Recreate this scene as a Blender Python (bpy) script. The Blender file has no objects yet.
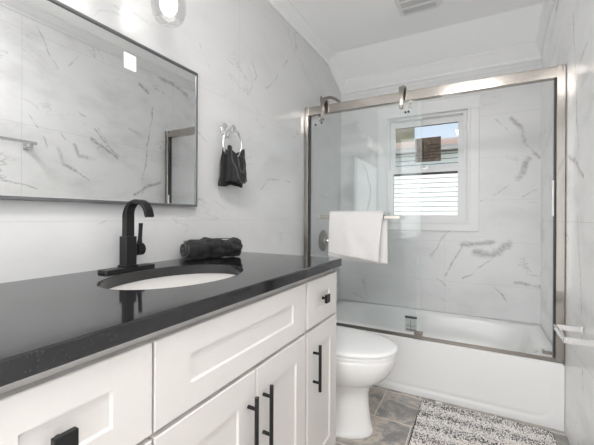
import bpy, bmesh, math, random
from mathutils import Vector, Matrix, noise
random.seed(7)
PI = math.pi
S = bpy.context.scene
C = S.collection

# ------------------------------------------------------------------ camera
XL, XR, YT, YB, YF = -1.113, 0.411, 2.18, 2.938, -1.25
ZC = 2.47
cam = bpy.data.cameras.new('camera'); cam_o = bpy.data.objects.new('camera', cam); C.objects.link(cam_o)
cam.sensor_width = 36.0; cam.lens = 334.11 / 594 * 36.0
cam.shift_y = -(222.5 - 217.07) / 594
cam.clip_start = 0.02; cam.clip_end = 200
cam_o.matrix_world = (Matrix.Translation((0, 0, 1.1047)) @ Matrix.Rotation(math.radians(28.163), 4, 'Z')
                      @ Matrix.Rotation(PI / 2, 4, 'X') @ Matrix.Rotation(math.radians(0.29), 4, 'Z'))
S.camera = cam_o

# ------------------------------------------------------------------ world, sun, exposure
W = bpy.data.worlds.new('world'); S.world = W; W.use_nodes = True
wn = W.node_tree.nodes; wl = W.node_tree.links
sky = wn.new('ShaderNodeTexSky'); sky.sky_type = 'HOSEK_WILKIE'; sky.turbidity = 2.6; sky.ground_albedo = 0.4
sky.sun_direction = Vector((0.35, -0.6, 0.7)).normalized()
haze = wn.new('ShaderNodeMix'); haze.data_type = 'RGBA'; haze.inputs[0].default_value = .55; haze.inputs[7].default_value = (.50, .56, .62, 1)
wl.new(sky.outputs[0], haze.inputs[6])
bgn = wn['Background']; wl.new(haze.outputs[2], bgn.inputs['Color']); bgn.inputs['Strength'].default_value = 1.6
sun = bpy.data.lights.new('sun', 'SUN'); sun.energy = 2.6; sun.angle = 0.02; sun.color = (1, .96, .9)
sun_o = bpy.data.objects.new('sun', sun); C.objects.link(sun_o)
sun_o.rotation_euler = Vector((-0.35, 0.6, -0.7)).to_track_quat('-Z', 'Y').to_euler()
S.view_settings.view_transform = 'Standard'; S.view_settings.look = 'None'
S.view_settings.gamma = 1.0; S.view_settings.use_curve_mapping = False
S.view_settings.exposure = .5
S.cycles.max_bounces = 14; S.cycles.diffuse_bounces = 12; S.cycles.glossy_bounces = 6
S.cycles.transparent_max_bounces = 20; S.cycles.transmission_bounces = 8
S.cycles.sample_clamp_indirect = 6; S.cycles.caustics_reflective = False; S.cycles.caustics_refractive = False
S.cycles.use_denoising = True
PANEL_POWER, BULB = 24.0, 2.8
# added fill lamp behind the camera; no such source is known there
rear_fill = bpy.data.lights.new('added_rear_fill', 'AREA'); rear_fill.shape = 'RECTANGLE'; rear_fill.size = 1.45; rear_fill.size_y = 2.3
rear_fill.energy = 21.5; rear_fill.color = (1, .985, .97)
rear_fill_o = bpy.data.objects.new('added_rear_fill', rear_fill); C.objects.link(rear_fill_o)
rear_fill_o.location = (-.35, YF + .03, 1.22); rear_fill_o.rotation_euler = (PI / 2, 0, 0)  # faces into the bathroom

# ------------------------------------------------------------------ materials
def lin(c):
    return tuple(((v / 12.92) if v <= .04045 else ((v + .055) / 1.055) ** 2.4) for v in c) + (1,)
def rgb(r, g, b): return lin((r / 255, g / 255, b / 255))

class NT:
    def __init__(s, name):
        s.m = bpy.data.materials.new(name); s.m.use_nodes = True
        s.n = s.m.node_tree.nodes; s.l = s.m.node_tree.links; s.b = s.n['Principled BSDF']
    def put(s, sock, v):
        if v is None: return
        if hasattr(v, 'is_output') or isinstance(v, bpy.types.NodeSocket): s.l.new(v, sock)
        else: sock.default_value = v
    def math(s, op, a, b=None, c=None, clamp=False):
        n = s.n.new('ShaderNodeMath'); n.operation = op; n.use_clamp = clamp
        s.put(n.inputs[0], a); s.put(n.inputs[1], b)
        if c is not None: s.put(n.inputs[2], c)
        return n.outputs[0]
    def vec(s, op, a, b=None, scale=None):
        n = s.n.new('ShaderNodeVectorMath'); n.operation = op
        s.put(n.inputs[0], a)
        if b is not None: s.put(n.inputs[1], b)
        if scale is not None: s.put(n.inputs['Scale'], scale)
        return n.outputs['Value'] if op in ('LENGTH', 'DOT_PRODUCT') else n.outputs[0]
    def noise(s, v, scale, detail=4, rough=.5, color=False, dist=0.0):
        n = s.n.new('ShaderNodeTexNoise'); s.put(n.inputs['Vector'], v)
        n.inputs['Scale'].default_value = scale; n.inputs['Detail'].default_value = detail
        n.inputs['Roughness'].default_value = rough; n.inputs['Distortion'].default_value = dist
        return n.outputs['Color' if color else 'Fac']
    def ramp(s, f, stops):
        n = s.n.new('ShaderNodeValToRGB'); s.put(n.inputs[0], f)
        e = n.color_ramp.elements
        while len(e) < len(stops): e.new(.5)
        for q, (p, c) in zip(e, stops): q.position = p; q.color = c
        return n.outputs[0]
    def mix(s, f, a, b, blend='MIX'):
        n = s.n.new('ShaderNodeMix'); n.data_type = 'RGBA'; n.blend_type = blend
        s.put(n.inputs[0], f); s.put(n.inputs[6], a); s.put(n.inputs[7], b)
        return n.outputs[2]
    def smooth(s, v, a, b):
        n = s.n.new('ShaderNodeMapRange'); n.interpolation_type = 'SMOOTHSTEP'
        s.put(n.inputs[0], v); n.inputs[1].default_value = a; n.inputs[2].default_value = b
        return n.outputs[0]
    def coord(s, kind='Object'): return s.n.new('ShaderNodeTexCoord').outputs[kind]
    def bump(s, h, strength=.3, dist=.01):
        n = s.n.new('ShaderNodeBump'); s.put(n.inputs['Height'], h)
        n.inputs['Strength'].default_value = strength; n.inputs['Distance'].default_value = dist
        s.l.new(n.outputs[0], s.b.inputs['Normal'])

def mat(name, col, rough=.5, metal=0.0, spec=.5, coat=0.0, emit=None, es=0.0):
    t = NT(name); b = t.b
    b.inputs['Base Color'].default_value = col; b.inputs['Roughness'].default_value = rough
    b.inputs['Metallic'].default_value = metal; b.inputs['Specular IOR Level'].default_value = spec
    b.inputs['Coat Weight'].default_value = coat; b.inputs['Coat Roughness'].default_value = .05
    if emit: b.inputs['Emission Color'].default_value = emit; b.inputs['Emission Strength'].default_value = es
    return t.m

def marble(name, ax, segs, veil=.5, vs=.55, seed=0.0, seams=None, base=(232, 232, 232), cloud=.10, rough=.13):
    """polished marble-look porcelain: ax = the two world axes that lie in the wall"""
    t = NT(name); co = t.coord()
    sp = t.n.new('ShaderNodeSeparateXYZ'); t.put(sp.inputs[0], co)
    cb = t.n.new('ShaderNodeCombineXYZ'); t.put(cb.inputs[0], sp.outputs[ax[0]]); t.put(cb.inputs[1], sp.outputs[ax[1]])
    P = cb.outputs[0]
    Ps = t.vec('ADD', P, (seed, seed * .7, 0))
    warp = t.vec('SUBTRACT', t.noise(Ps, 4.0, 4, .5, True), (.5, .5, .5))
    Pw = t.vec('ADD', P, t.vec('SCALE', warp, scale=.085))
    mind = None
    for poly in segs:
        w = poly[0]
        pts = poly[1]
        for a, b in zip(pts, pts[1:]):
            A = Vector((a[0], a[1], 0)); B = Vector((b[0], b[1], 0)); ba = B - A; inv = 1 / max(ba.dot(ba), 1e-6)
            pa = t.vec('SUBTRACT', Pw, tuple(A))
            h = t.math('MULTIPLY', t.vec('DOT_PRODUCT', pa, tuple(ba)), inv, clamp=True)
            d = t.vec('LENGTH', t.vec('SUBTRACT', pa, t.vec('SCALE', tuple(ba), scale=h)))
            d = t.math('MULTIPLY', d, 1.0 / w)
            mind = d if mind is None else t.math('MINIMUM', mind, d)
    fine = t.noise(Ps, 18, 6, .7)
    if mind is not None:
        v1 = t.smooth(t.math('ADD', mind, t.math('MULTIPLY', t.math('SUBTRACT', fine, .5), 1.7)), 1.0, .0)
        v1 = t.math('MULTIPLY', v1, t.math('ADD', t.math('MULTIPLY', t.smooth(t.noise(Ps, 48, 5, .75), .40, .60), .55), .45))
        core = t.math('MULTIPLY', t.smooth(mind, .22, .05), t.smooth(t.noise(Ps, 9, 3, .6), .22, .55))
        v1 = t.math('MAXIMUM', v1, t.math('MULTIPLY', core, .65))
    else: v1 = 0.0
    # thin random veins running diagonally
    mp = t.n.new('ShaderNodeMapping'); t.put(mp.inputs[0], Ps); mp.inputs['Rotation'].default_value = (0, 0, .8)
    mp.inputs['Scale'].default_value = (1.0, 2.0, 1)
    n1 = t.noise(mp.outputs[0], 1.5, 7, .58, dist=.5)
    thin = t.smooth(t.math('ABSOLUTE', t.math('SUBTRACT', n1, .5)), .010, .0)
    mask = t.smooth(t.noise(Ps, 2.6, 3, .5), .50, .68)
    v2 = t.math('MULTIPLY', t.math('MULTIPLY', thin, mask), veil)
    cl = t.math('MULTIPLY', t.smooth(t.noise(mp.outputs[0], 2.2, 5, .6), .42, .78), cloud)
    tot = t.math('ADD', t.math('MAXIMUM', t.math('MULTIPLY', v1, vs), v2), cl, clamp=True)
    col = t.mix(tot, rgb(*base), rgb(128, 127, 127))
    if seams:
        zs, xs = seams
        g = None
        for k, (axis, lst) in enumerate(((ax[1], zs), (ax[0], xs))):
            for q in lst:
                d = t.math('ABSOLUTE', t.math('SUBTRACT', sp.outputs[axis], q))
                g = d if g is None else t.math('MINIMUM', g, d)
        gs = t.math('MULTIPLY', t.smooth(g, .0016, .0008), .5)
        col = t.mix(gs, col, rgb(185, 185, 185))
    t.l.new(col, t.b.inputs['Base Color'])
    t.b.inputs['Roughness'].default_value = rough
    return t.m

BACK_V = [(.022, [(0.23, 1.85), (0.3, 1.75), (0.33, 1.65), (0.40, 1.53)]), (.008, [(0.13, 1.85), (0.27, 1.7)]),
          (.008, [(0.03, 1.24), (0.17, 1.32), (0.27, 1.41)]), (.035, [(0.27, 1.40), (0.33, 1.53)]),
          (.012, [(-0.22, 0.65), (-0.16, 0.75), (-0.1, 0.88)]), (.03, [(-0.1, 0.89), (0.0, 0.9), (0.11, 0.92)]),
          (.045, [(0.0, 0.83), (0.11, 0.82), (0.22, 0.9)]), (.008, [(-0.09, 0.64), (0.03, 0.73), (0.14, 0.81)]),
          (.02, [(0.26, 0.63), (0.41, 0.63)]), (.009, [(0.12, 0.59), (0.17, 0.55), (0.21, 0.49)]),
          (.007, [(0.29, 1.25), (0.39, 1.3)]), (.02, [(-0.37, 0.72), (-0.32, .80)]), (.008, [(-.32, .80), (-0.26, 0.92), (-0.2, 0.99)]),
          (.008, [(-0.40, 0.64), (-0.28, 0.62), (-0.21, 0.56)]), (.008, [(-.9, 1.6), (-.82, 1.3), (-.86, 1.1)]), (.01, [(-1.0, .75), (-.8, .9), (-.62, .93)])]
LEFT_V = [(.007, [(1.12, 1.48), (1.21, 1.43), (1.31, 1.38)]), (.008, [(1.68, 1.89), (1.78, 1.97), (1.93, 2.14)]),
          (.009, [(1.51, 2.0), (1.57, 1.92), (1.52, 1.81)]), (.006, [(1.07, 1.95), (1.15, 1.86), (1.2, 1.81)]),
          (.009, [(1.64, 1.26), (1.7, 1.34), (1.98, 1.36)]), (.005, [(0.92, 0.97), (1.14, 1.07), (1.43, 1.13)]),
          (.005, [(0.48, 0.97), (0.56, 1.02), (0.71, 1.08)])]
RIGHT_V = [(.010, [(1.08, 2.42), (1.14, 2.38), (1.19, 2.31), (1.23, 2.20), (1.28, 2.13)]), (.009, [(1.34, 2.19), (1.4, 2.28), (1.56, 2.39)]),
           (.025, [(1.92, 2.25), (1.99, 2.21)]), (.03, [(2.12, 2.38), (2.26, 2.37), (2.45, 2.33)]), (.007, [(2.12, 2.4), (2.23, 2.29)]),
           (.022, [(1.27, 1.57), (1.31, 1.48), (1.4, 1.44)]), (.008, [(1.4, 1.44), (1.50, 1.36)]), (.02, [(1.38, 1.62), (1.42, 1.55), (1.53, 1.55)]),
           (.02, [(1.51, 1.68), (1.63, 1.63), (1.71, 1.58)]), (.012, [(1.53, 1.76), (1.63, 1.67), (1.72, 1.6)]),
           (.018, [(1.82, 1.85), (1.91, 1.83)]), (.007, [(1.12, 1.87), (1.16, 1.8), (1.25, 1.73), (1.31, 1.64)]),
           (.006, [(0.95, 1.85), (1.05, 1.86), (1.14, 1.84)]), (.006, [(1.1, 1.78), (1.17, 1.68), (1.21, 1.57)]),
           (.010, [(0.95, 1.32), (1.02, 1.31), (1.19, 1.27)]), (.02, [(1.87, 1.29), (1.97, 1.35), (2.13, 1.42)]),
           (.007, [(1.41, 1.87), (1.53, 1.8), (1.63, 1.69)]), (.009, [(1.85, .35), (1.9, .8), (2.0, 1.2)]), (.012, [(1.95, 1.3), (1.98, 1.7), (2.06, 2.1)])]
M = {}
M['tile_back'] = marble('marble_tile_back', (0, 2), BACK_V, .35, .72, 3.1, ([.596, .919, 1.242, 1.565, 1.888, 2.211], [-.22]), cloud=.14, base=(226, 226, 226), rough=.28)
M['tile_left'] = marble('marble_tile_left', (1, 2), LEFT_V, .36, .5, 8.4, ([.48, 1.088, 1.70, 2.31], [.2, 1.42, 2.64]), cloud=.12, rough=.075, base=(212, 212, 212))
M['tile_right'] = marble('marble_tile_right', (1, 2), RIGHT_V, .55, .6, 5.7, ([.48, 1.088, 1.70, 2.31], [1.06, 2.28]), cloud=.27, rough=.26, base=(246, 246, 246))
M['paint'] = mat('white_wall_paint', rgb(214, 214, 214), .55)
M['ceil'] = mat('ceiling_paint', rgb(246, 246, 246), .7)
M['trim'] = mat('trim_paint', rgb(236, 236, 236), .35)
M['cab'] = mat('cabinet_paint', rgb(214, 211, 208), .38)
M['tub'] = mat('tub_enamel', rgb(238, 238, 237), .12)
M['china'] = mat('vitreous_china', rgb(236, 236, 235), .07)
M['seat'] = mat('toilet_seat_plastic', rgb(243, 243, 243), .16)
M['chrome'] = mat('chrome', rgb(232, 232, 234), .07, 1.0)
M['nickel'] = mat('brushed_nickel', rgb(172, 166, 160), .14, 1.0)
M['track'] = mat('dull_nickel_track', rgb(150, 144, 138), .28, 1.0)
M['gasket'] = mat('dark_gasket', rgb(60, 60, 60), .5)
M['black'] = mat('matte_black_metal', rgb(26, 26, 27), .36, .3)
M['bumper'] = mat('white_bumper', rgb(232, 232, 230), .4)
M['frame'] = mat('grey_mirror_frame', rgb(120, 120, 122), .3, .7)
M['dark_edge'] = mat('black_mirror_edge', rgb(30, 30, 30), .4)
M['sticker'] = mat('white_sticker', rgb(238, 238, 240), .5)
M['print'] = mat('pale_print', rgb(190, 190, 195), .6)
M['mirror'] = mat('silvered_glass', rgb(236, 237, 237), .0, 1.0)
M['plastic'] = mat('vent_plastic', rgb(226, 226, 226), .4)
M['slot'] = mat('vent_slot_shade', rgb(196, 196, 196), .7)
M['bulb'] = mat('bulb_glow', (1, 1, 1, 1), .3, emit=(1, .97, .93, 1), es=BULB)
M['panel'] = mat('panel_glow', (1, 1, 1, 1), .3, emit=(1, .98, .96, 1), es=PANEL_POWER)
M['rubber_dot'] = mat('dark_knob', rgb(60, 60, 62), .4, .5)

def glass_mat(name, tint, strength=1.0):
    t = NT(name); n = t.n
    tr = n.new('ShaderNodeBsdfTransparent'); tr.inputs[0].default_value = tint
    gl = n.new('ShaderNodeBsdfGlossy'); gl.inputs['Roughness'].default_value = 0.0; gl.inputs[0].default_value = (1, 1, 1, 1)
    ge = n.new('ShaderNodeNewGeometry'); mx = n.new('ShaderNodeMixShader')
    c = t.math('ABSOLUTE', t.vec('DOT_PRODUCT', ge.outputs['Normal'], ge.outputs['Incoming']))
    f = t.math('ADD', t.math('MULTIPLY', t.math('POWER', t.math('SUBTRACT', 1.0, c, clamp=True), 5.0), .96), .04)
    t.l.new(t.math('MULTIPLY', f, strength), mx.inputs[0]); t.l.new(tr.outputs[0], mx.inputs[1]); t.l.new(gl.outputs[0], mx.inputs[2])
    t.l.new(mx.outputs[0], n['Material Output'].inputs['Surface'])
    return t.m
M['glass'] = glass_mat('clear_shower_glass', (.972, .980, .979, 1), .55)
M['pane'] = glass_mat('window_glass', (.98, .985, .985, 1), .6)
M['shade_glass'] = glass_mat('shade_glass', (.93, .93, .93, 1), 1.0)
M['acrylic'] = glass_mat('clear_acrylic', (.86, .88, .88, 1), 1.0)

def granite():
    t = NT('black_quartz'); co = t.coord()
    v = t.n.new('ShaderNodeTexVoronoi'); t.put(v.inputs['Vector'], co); v.inputs['Scale'].default_value = 300
    sp = t.smooth(v.outputs['Distance'], .22, .05)
    rnd = t.smooth(t.noise(co, 180, 2, .5), .50, .62)
    f = t.math('MULTIPLY', sp, rnd)
    col = t.mix(f, rgb(32, 32, 34), rgb(130, 130, 132))
    t.l.new(col, t.b.inputs['Base Color']); t.b.inputs['Roughness'].default_value = .07
    t.b.inputs['Specular IOR Level'].default_value = .62
    return t.m
M['quartz'] = granite()

def slate():
    t = NT('slate_floor_tile'); co = t.coord()
    sp = t.n.new('ShaderNodeSeparateXYZ'); t.put(sp.inputs[0], co)
    # tiles: rows along y 0.305 deep, 0.61 wide along x, half offset; joint at y=1.848, x=-0.496
    TW, TH = .40, .305
    r = t.math('DIVIDE', t.math('SUBTRACT', sp.outputs[1], 1.848), TH)
    row = t.math('FLOOR', r); fr = t.math('SUBTRACT', r, row)
    off = t.math('MULTIPLY', t.math('FLOORED_MODULO', row, 2.0), .5)
    c = t.math('ADD', t.math('DIVIDE', t.math('SUBTRACT', sp.outputs[0], -.496), TW), off)
    colm = t.math('FLOOR', c); fc = t.math('SUBTRACT', c, colm)
    ey = t.math('MULTIPLY', t.math('MINIMUM', fr, t.math('SUBTRACT', 1.0, fr)), TH)
    ex = t.math('MULTIPLY', t.math('MINIMUM', fc, t.math('SUBTRACT', 1.0, fc)), TW)
    e = t.math('MINIMUM', ex, ey)
    grout = t.smooth(e, .0032, .0018)
    cb = t.n.new('ShaderNodeCombineXYZ'); t.put(cb.inputs[0], colm); t.put(cb.inputs[1], row)
    wn_ = t.n.new('ShaderNodeTexWhiteNoise'); t.put(wn_.inputs['Vector'], cb.outputs[0])
    rnd = wn_.outputs['Value']
    Pw = t.vec('ADD', co, t.vec('SCALE', wn_.outputs['Color'], scale=7.0))
    n1 = t.noise(Pw, 6, 9, .68, dist=.7); n2 = t.noise(Pw, 22, 7, .75, dist=.3)
    ca = t.ramp(n1, [(.38, rgb(136, 133, 131)), (.46, rgb(170, 165, 160)), (.52, rgb(208, 194, 181)), (.57, rgb(174, 169, 162)), (.66, rgb(144, 144, 144))])
    ca = t.mix(t.math('MULTIPLY', t.smooth(n2, .50, .75), .6), ca, rgb(174, 162, 151))
    ca = t.mix(t.math('MULTIPLY', t.smooth(n2, .45, .25), .6), ca, rgb(112, 110, 109))
    ca = t.mix(t.math('MULTIPLY', rnd, .35), ca, rgb(142, 144, 144))
    col = t.mix(grout, ca, rgb(228, 222, 215))
    t.l.new(col, t.b.inputs['Base Color']); t.b.inputs['Roughness'].default_value = .42
    t.bump(t.math('SUBTRACT', t.math('MULTIPLY', n2, .4), grout), .25, .003)
    return t.m
M['slate'] = slate()

def fabric(name, c1, c2, sc=260, br=.9, bump=.6, rough=.95):
    t = NT(name); co = t.coord()
    n = t.noise(co, sc, 3, .6); n2 = t.noise(co, 24, 3, .5)
    col = t.mix(t.smooth(n, .3, .7), c1, c2)
    t.l.new(col, t.b.inputs['Base Color']); t.b.inputs['Roughness'].default_value = rough
    t.b.inputs['Sheen Weight'].default_value = .06
    t.bump(t.math('ADD', n, t.math('MULTIPLY', n2, .6)), bump, .004)
    return t.m
M['white_towel'] = fabric('white_terry', rgb(222, 219, 218), rgb(236, 234, 233), 300, bump=.7)
M['black_towel'] = fabric('black_terry', rgb(16, 17, 17), rgb(44, 46, 45), 330, bump=.9)
M['black_hem'] = fabric('grey_hem', rgb(62, 64, 63), rgb(92, 94, 92), 400, bump=.6)
M['tag'] = mat('rug_tag', rgb(236, 234, 230), .8)

def rugmat():
    t = NT('chenille'); co = t.coord()
    sp = t.n.new('ShaderNodeSeparateXYZ'); t.put(sp.inputs[0], co)
    wv = t.math('ADD', sp.outputs[1], t.math('MULTIPLY', t.math('SUBTRACT', t.noise(co, 6, 2), .5), .012))
    s = t.math('MULTIPLY', t.math('ADD', t.math('SINE', t.math('MULTIPLY', wv, 2 * PI / .115)), 1.0), .5)
    v = t.n.new('ShaderNodeTexVoronoi'); t.put(v.inputs['Vector'], co); v.inputs['Scale'].default_value = 190
    bw = t.n.new('ShaderNodeRGBToBW'); t.put(bw.inputs[0], v.outputs['Color'])
    f = t.math('SUBTRACT', bw.outputs[0], t.math('MULTIPLY', s, .26))
    col = t.ramp(f, [(.0, rgb(50, 49, 50)), (.14, rgb(110, 108, 108)), (.24, rgb(206, 202, 200)), (.5, rgb(246, 242, 238))])
    t.l.new(col, t.b.inputs['Base Color']); t.b.inputs['Roughness'].default_value = .95
    t.b.inputs['Sheen Weight'].default_value = .2
    return t.m
M['rug'] = rugmat()
M['rug_edge'] = mat('rug_binding', rgb(74, 74, 76), .9)

def siding():
    t = NT('white_clapboard'); co = t.coord()
    sp = t.n.new('ShaderNodeSeparateXYZ'); t.put(sp.inputs[0], co)
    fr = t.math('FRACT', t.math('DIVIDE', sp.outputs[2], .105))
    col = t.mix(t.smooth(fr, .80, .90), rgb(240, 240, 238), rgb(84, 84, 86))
    t.l.new(col, t.b.inputs['Base Color']); t.b.inputs['Roughness'].default_value = .6
    return t.m
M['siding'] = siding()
def bricks(name, a, b, m):
    t = NT(name); co = t.coord()
    sp = t.n.new('ShaderNodeSeparateXYZ'); t.put(sp.inputs[0], co)
    cb = t.n.new('ShaderNodeCombineXYZ'); t.put(cb.inputs[0], t.math('ADD', sp.outputs[0], sp.outputs[1])); t.put(cb.inputs[1], sp.outputs[2])
    br = t.n.new('ShaderNodeTexBrick'); t.put(br.inputs['Vector'], cb.outputs[0]); br.inputs['Scale'].default_value = 4.5
    br.inputs['Color1'].default_value = a; br.inputs['Color2'].default_value = b; br.inputs['Mortar'].default_value = m
    t.l.new(t.mix(.35, br.outputs[0], t.ramp(t.noise(co, 9, 5, .7), [(.3, a), (.7, m)])), t.b.inputs['Base Color']); t.b.inputs['Roughness'].default_value = .9
    return t.m
M['brick'] = bricks('old_brick', rgb(104, 100, 74), rgb(78, 76, 60), rgb(132, 128, 104))
def shingle():
    t = NT('roof_shingle'); co = t.coord()
    t.l.new(t.ramp(t.noise(co, 14, 5, .7), [(.3, rgb(146, 122, 112)), (.7, rgb(176, 154, 144))]), t.b.inputs['Base Color']); t.b.inputs['Roughness'].default_value = .9
    return t.m
M['shingle'] = shingle()
M['gutter'] = mat('grey_gutter', rgb(150, 148, 146), .5)
M['grass'] = mat('lawn', rgb(110, 125, 84), .95)
def label_mat():
    t = NT('printed_label'); co = t.coord()
    sp = t.n.new('ShaderNodeSeparateXYZ'); t.put(sp.inputs[0], co)
    col = t.ramp(t.noise(co, 30, 4, .6), [(.3, rgb(84, 72, 62)), (.55, rgb(122, 106, 92)), (.8, rgb(160, 144, 126))])
    t.l.new(col, t.b.inputs['Base Color']); t.b.inputs['Roughness'].default_value = .6
    return t.m
M['label'] = label_mat()
M['label_dark'] = mat('label_ink', rgb(62, 54, 48), .6)
M['label_green'] = mat('label_green_ink', rgb(96, 112, 84), .6)

# ------------------------------------------------------------------ mesh helpers
def newbm(): return bmesh.new()
def bx(bm, x0, x1, y0, y1, z0, z1):
    v = [bm.verts.new(p) for p in ((x0, y0, z0), (x1, y0, z0), (x1, y1, z0), (x0, y1, z0), (x0, y0, z1), (x1, y0, z1), (x1, y1, z1), (x0, y1, z1))]
    for f in ((0, 3, 2, 1), (4, 5, 6, 7), (0, 1, 5, 4), (1, 2, 6, 5), (2, 3, 7, 6), (3, 0, 4, 7)): bm.faces.new([v[i] for i in f])
def loft(bm, rings, cap0=True, cap1=True, closed=True):
    R = [[bm.verts.new(p) for p in r] for r in rings]; n = len(R[0])
    for a, b in zip(R, R[1:]):
        for i in range(n if closed else n - 1):
            j = (i + 1) % n
            bm.faces.new((a[i], a[j], b[j], b[i]))
    if closed and cap0: bm.faces.new(R[0][::-1])
    if closed and cap1: bm.faces.new(R[-1])
    return R
def lathe(bm, prof, origin=(0, 0, 0), axis=(0, 0, 1), n=32, sx=1, sy=1, cap0=True, cap1=True):
    q = Vector((0, 0, 1)).rotation_difference(Vector(axis).normalized()); o = Vector(origin)
    rings = [[o + q @ Vector((r * math.cos(2 * PI * i / n) * sx, r * math.sin(2 * PI * i / n) * sy, z)) for i in range(n)] for r, z in prof]
    loft(bm, rings, cap0, cap1)
def sweep(bm, path, prof, up=(0, 0, 1), cap=True, scale=None):
    """prof: list of (a,b) offsets; a along side, b along up-ish"""
    P = [Vector(p) for p in path]; rings = []
    up = Vector(up); prev = None
    for i, p in enumerate(P):
        d = (P[min(i + 1, len(P) - 1)] - P[max(i - 1, 0)]).normalized()
        if prev is None:
            s = d.cross(up)
            if s.length < 1e-3: s = d.cross(Vector((1, 0, 0)))
            s.normalize()
        else:
            s = (prev - d * prev.dot(d)).normalized()
        prev = s; u = s.cross(d).normalized(); k = 1 if scale is None else scale[i]
        rings.append([p + s * a * k + u * b * k for a, b in prof])
    loft(bm, rings, cap, cap)
def circ(r, n=16): return [(r * math.cos(2 * PI * i / n), r * math.sin(2 * PI * i / n)) for i in range(n)]
def rrect(w, h, r, n=4):
    out = []
    for cx, cy, a0 in ((w / 2 - r, h / 2 - r, 0), (-w / 2 + r, h / 2 - r, PI / 2), (-w / 2 + r, -h / 2 + r, PI), (w / 2 - r, -h / 2 + r, 1.5 * PI)):
        for i in range(n + 1):
            a = a0 + i * PI / 2 / n; out.append((cx + r * math.cos(a), cy + r * math.sin(a)))
    return out
def arc(c, r, a0, a1, n, f): return [f(c, r, a0 + (a1 - a0) * i / n) for i in range(n + 1)]

def obj(name, bm, m, parent=None, smooth=False, bevel=0, seg=2, subd=0, angle=40, solid=0):
    bmesh.ops.recalc_face_normals(bm, faces=bm.faces[:])
    me = bpy.data.meshes.new(name); bm.to_mesh(me); bm.free()
    o = bpy.data.objects.new(name, me); C.objects.link(o)
    me.materials.append(m)
    if smooth or bevel:
        for p in me.polygons: p.use_smooth = True
        if not subd:
            try: me.set_sharp_from_angle(angle=math.radians(angle))
            except Exception: pass
    if solid:
        md = o.modifiers.new('solid', 'SOLIDIFY'); md.thickness = solid; md.offset = 0
    if bevel:
        md = o.modifiers.new('bevel', 'BEVEL'); md.width = bevel; md.segments = seg; md.limit_method = 'ANGLE'; md.angle_limit = math.radians(35); md.harden_normals = False
        for p in me.polygons: p.use_smooth = True
        md2 = o.modifiers.new('wn', 'WEIGHTED_NORMAL'); md2.keep_sharp = True
    if subd:
        md = o.modifiers.new('sub', 'SUBSURF'); md.levels = subd; md.render_levels = subd
    if parent is not None:
        o.parent = parent
        o.matrix_parent_inverse = Matrix.Translation(-Vector(parent_loc(parent)))
    return o
def parent_loc(p):
    v = Vector(p.location)
    if p.parent is not None and p.type == 'EMPTY': v += parent_loc(p.parent)
    elif p.parent is not None: v = Vector((0, 0, 0)); 
    return v
def thing(name, label, cat, loc=(0, 0, 0), group=None):
    o = bpy.data.objects.new(name, None); C.objects.link(o); o.location = loc; o.empty_display_size = .05
    o['label'] = label; o['category'] = cat
    if group: o['group'] = group
    return o
def tag(o, label, cat, group=None):
    o['label'] = label; o['category'] = cat
    if group: o['group'] = group
    return o
def struct(name, bm, m, parent=None, **k):
    o = obj(name, bm, m, parent, **k)
    if parent is None: o['kind'] = 'structure'
    return o
# children of parts: the part mesh sits at the thing's frame, so sub-parts simply parent with its matrix kept
def sub(name, bm, m, part, **k):
    o = obj(name, bm, m, None, **k)
    o.parent = part
    base = part.parent
    o.matrix_parent_inverse = Matrix.Identity(4)
    return o

# ------------------------------------------------------------------ structure
T = .12
b = newbm(); bx(b, XL - T, XR + T, YF - T, YB + T, -.1, 0); struct('floor', b, M['slate'])
b = newbm(); bx(b, XL - T, XL, YF, YB, 0, 2.75); struct('wall_left', b, M['tile_left'])
b = newbm(); bx(b, XR, XR + T, YF, YB, 0, 2.75); struct('wall_right', b, M['tile_right'])
# back wall with the window opening
WX0, WX1, WZ0, WZ1 = -.685, -.075, 1.075, 1.95
b = newbm()
bx(b, XL - T, WX0, YB, YB + T, 0, 2.75); bx(b, WX1, XR + T, YB, YB + T, 0, 2.75)
bx(b, WX0, WX1, YB, YB + T, 0, WZ0); bx(b, WX0, WX1, YB, YB + T, WZ1, 2.75)
struct('wall_back', b, M['tile_back'])
# front wall (behind the camera) with a wide opening made up to suit the added fill lamp
b = newbm(); bx(b, XL - T, -1.07, YF - T, YF, 0, 2.75); bx(b, .37, XR + T, YF - T, YF, 0, 2.75); bx(b, -1.07, .37, YF - T, YF, 2.36, 2.75); struct('wall_front', b, M['paint'])
# ceiling: flat, then sloping down to the back wall
YS, ZB = 2.600, 2.318
b = newbm()
prof = [(YF - T, ZC), (YS, ZC), (YB, ZB), (YB, 2.8), (YF - T, 2.8)]
loft(b, [[(XL, y, z) for y, z in prof], [(XR, y, z) for y, z in prof]]); struct('ceiling', b, M['ceil'])
# crown moulding: profile (out from wall, down from ceiling)
CW = .07
def crown_prof(hd):
    return [(0, 0), (CW, 0), (CW, .010), (CW - .010, .016), (.034, hd - .030), (.016, hd - .016), (.014, hd), (0, hd)]
def crown_side(x, sgn, name):
    b = newbm(); hd = .072
    path = [(YF, ZC), (YS, ZC), (YB, ZB)]
    rings = []
    for i, (y, z) in enumerate(path):
        rings.append([(x + sgn * a, y, z - d + .001) for a, d in crown_prof(hd)])
    loft(b, rings); struct(name, b, M['trim'])
crown_side(XL, 1, 'trim_2'); crown_side(XR, -.6, 'trim_3')
b = newbm(); rings = []
for x in (XL, XR):
    rings.append([(x, YB - a, ZB - d + a * (ZC - ZB) / (YB - YS) * .98) for a, d in crown_prof(.075)])
loft(b, rings); struct('trim_4', b, M['trim'])

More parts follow.
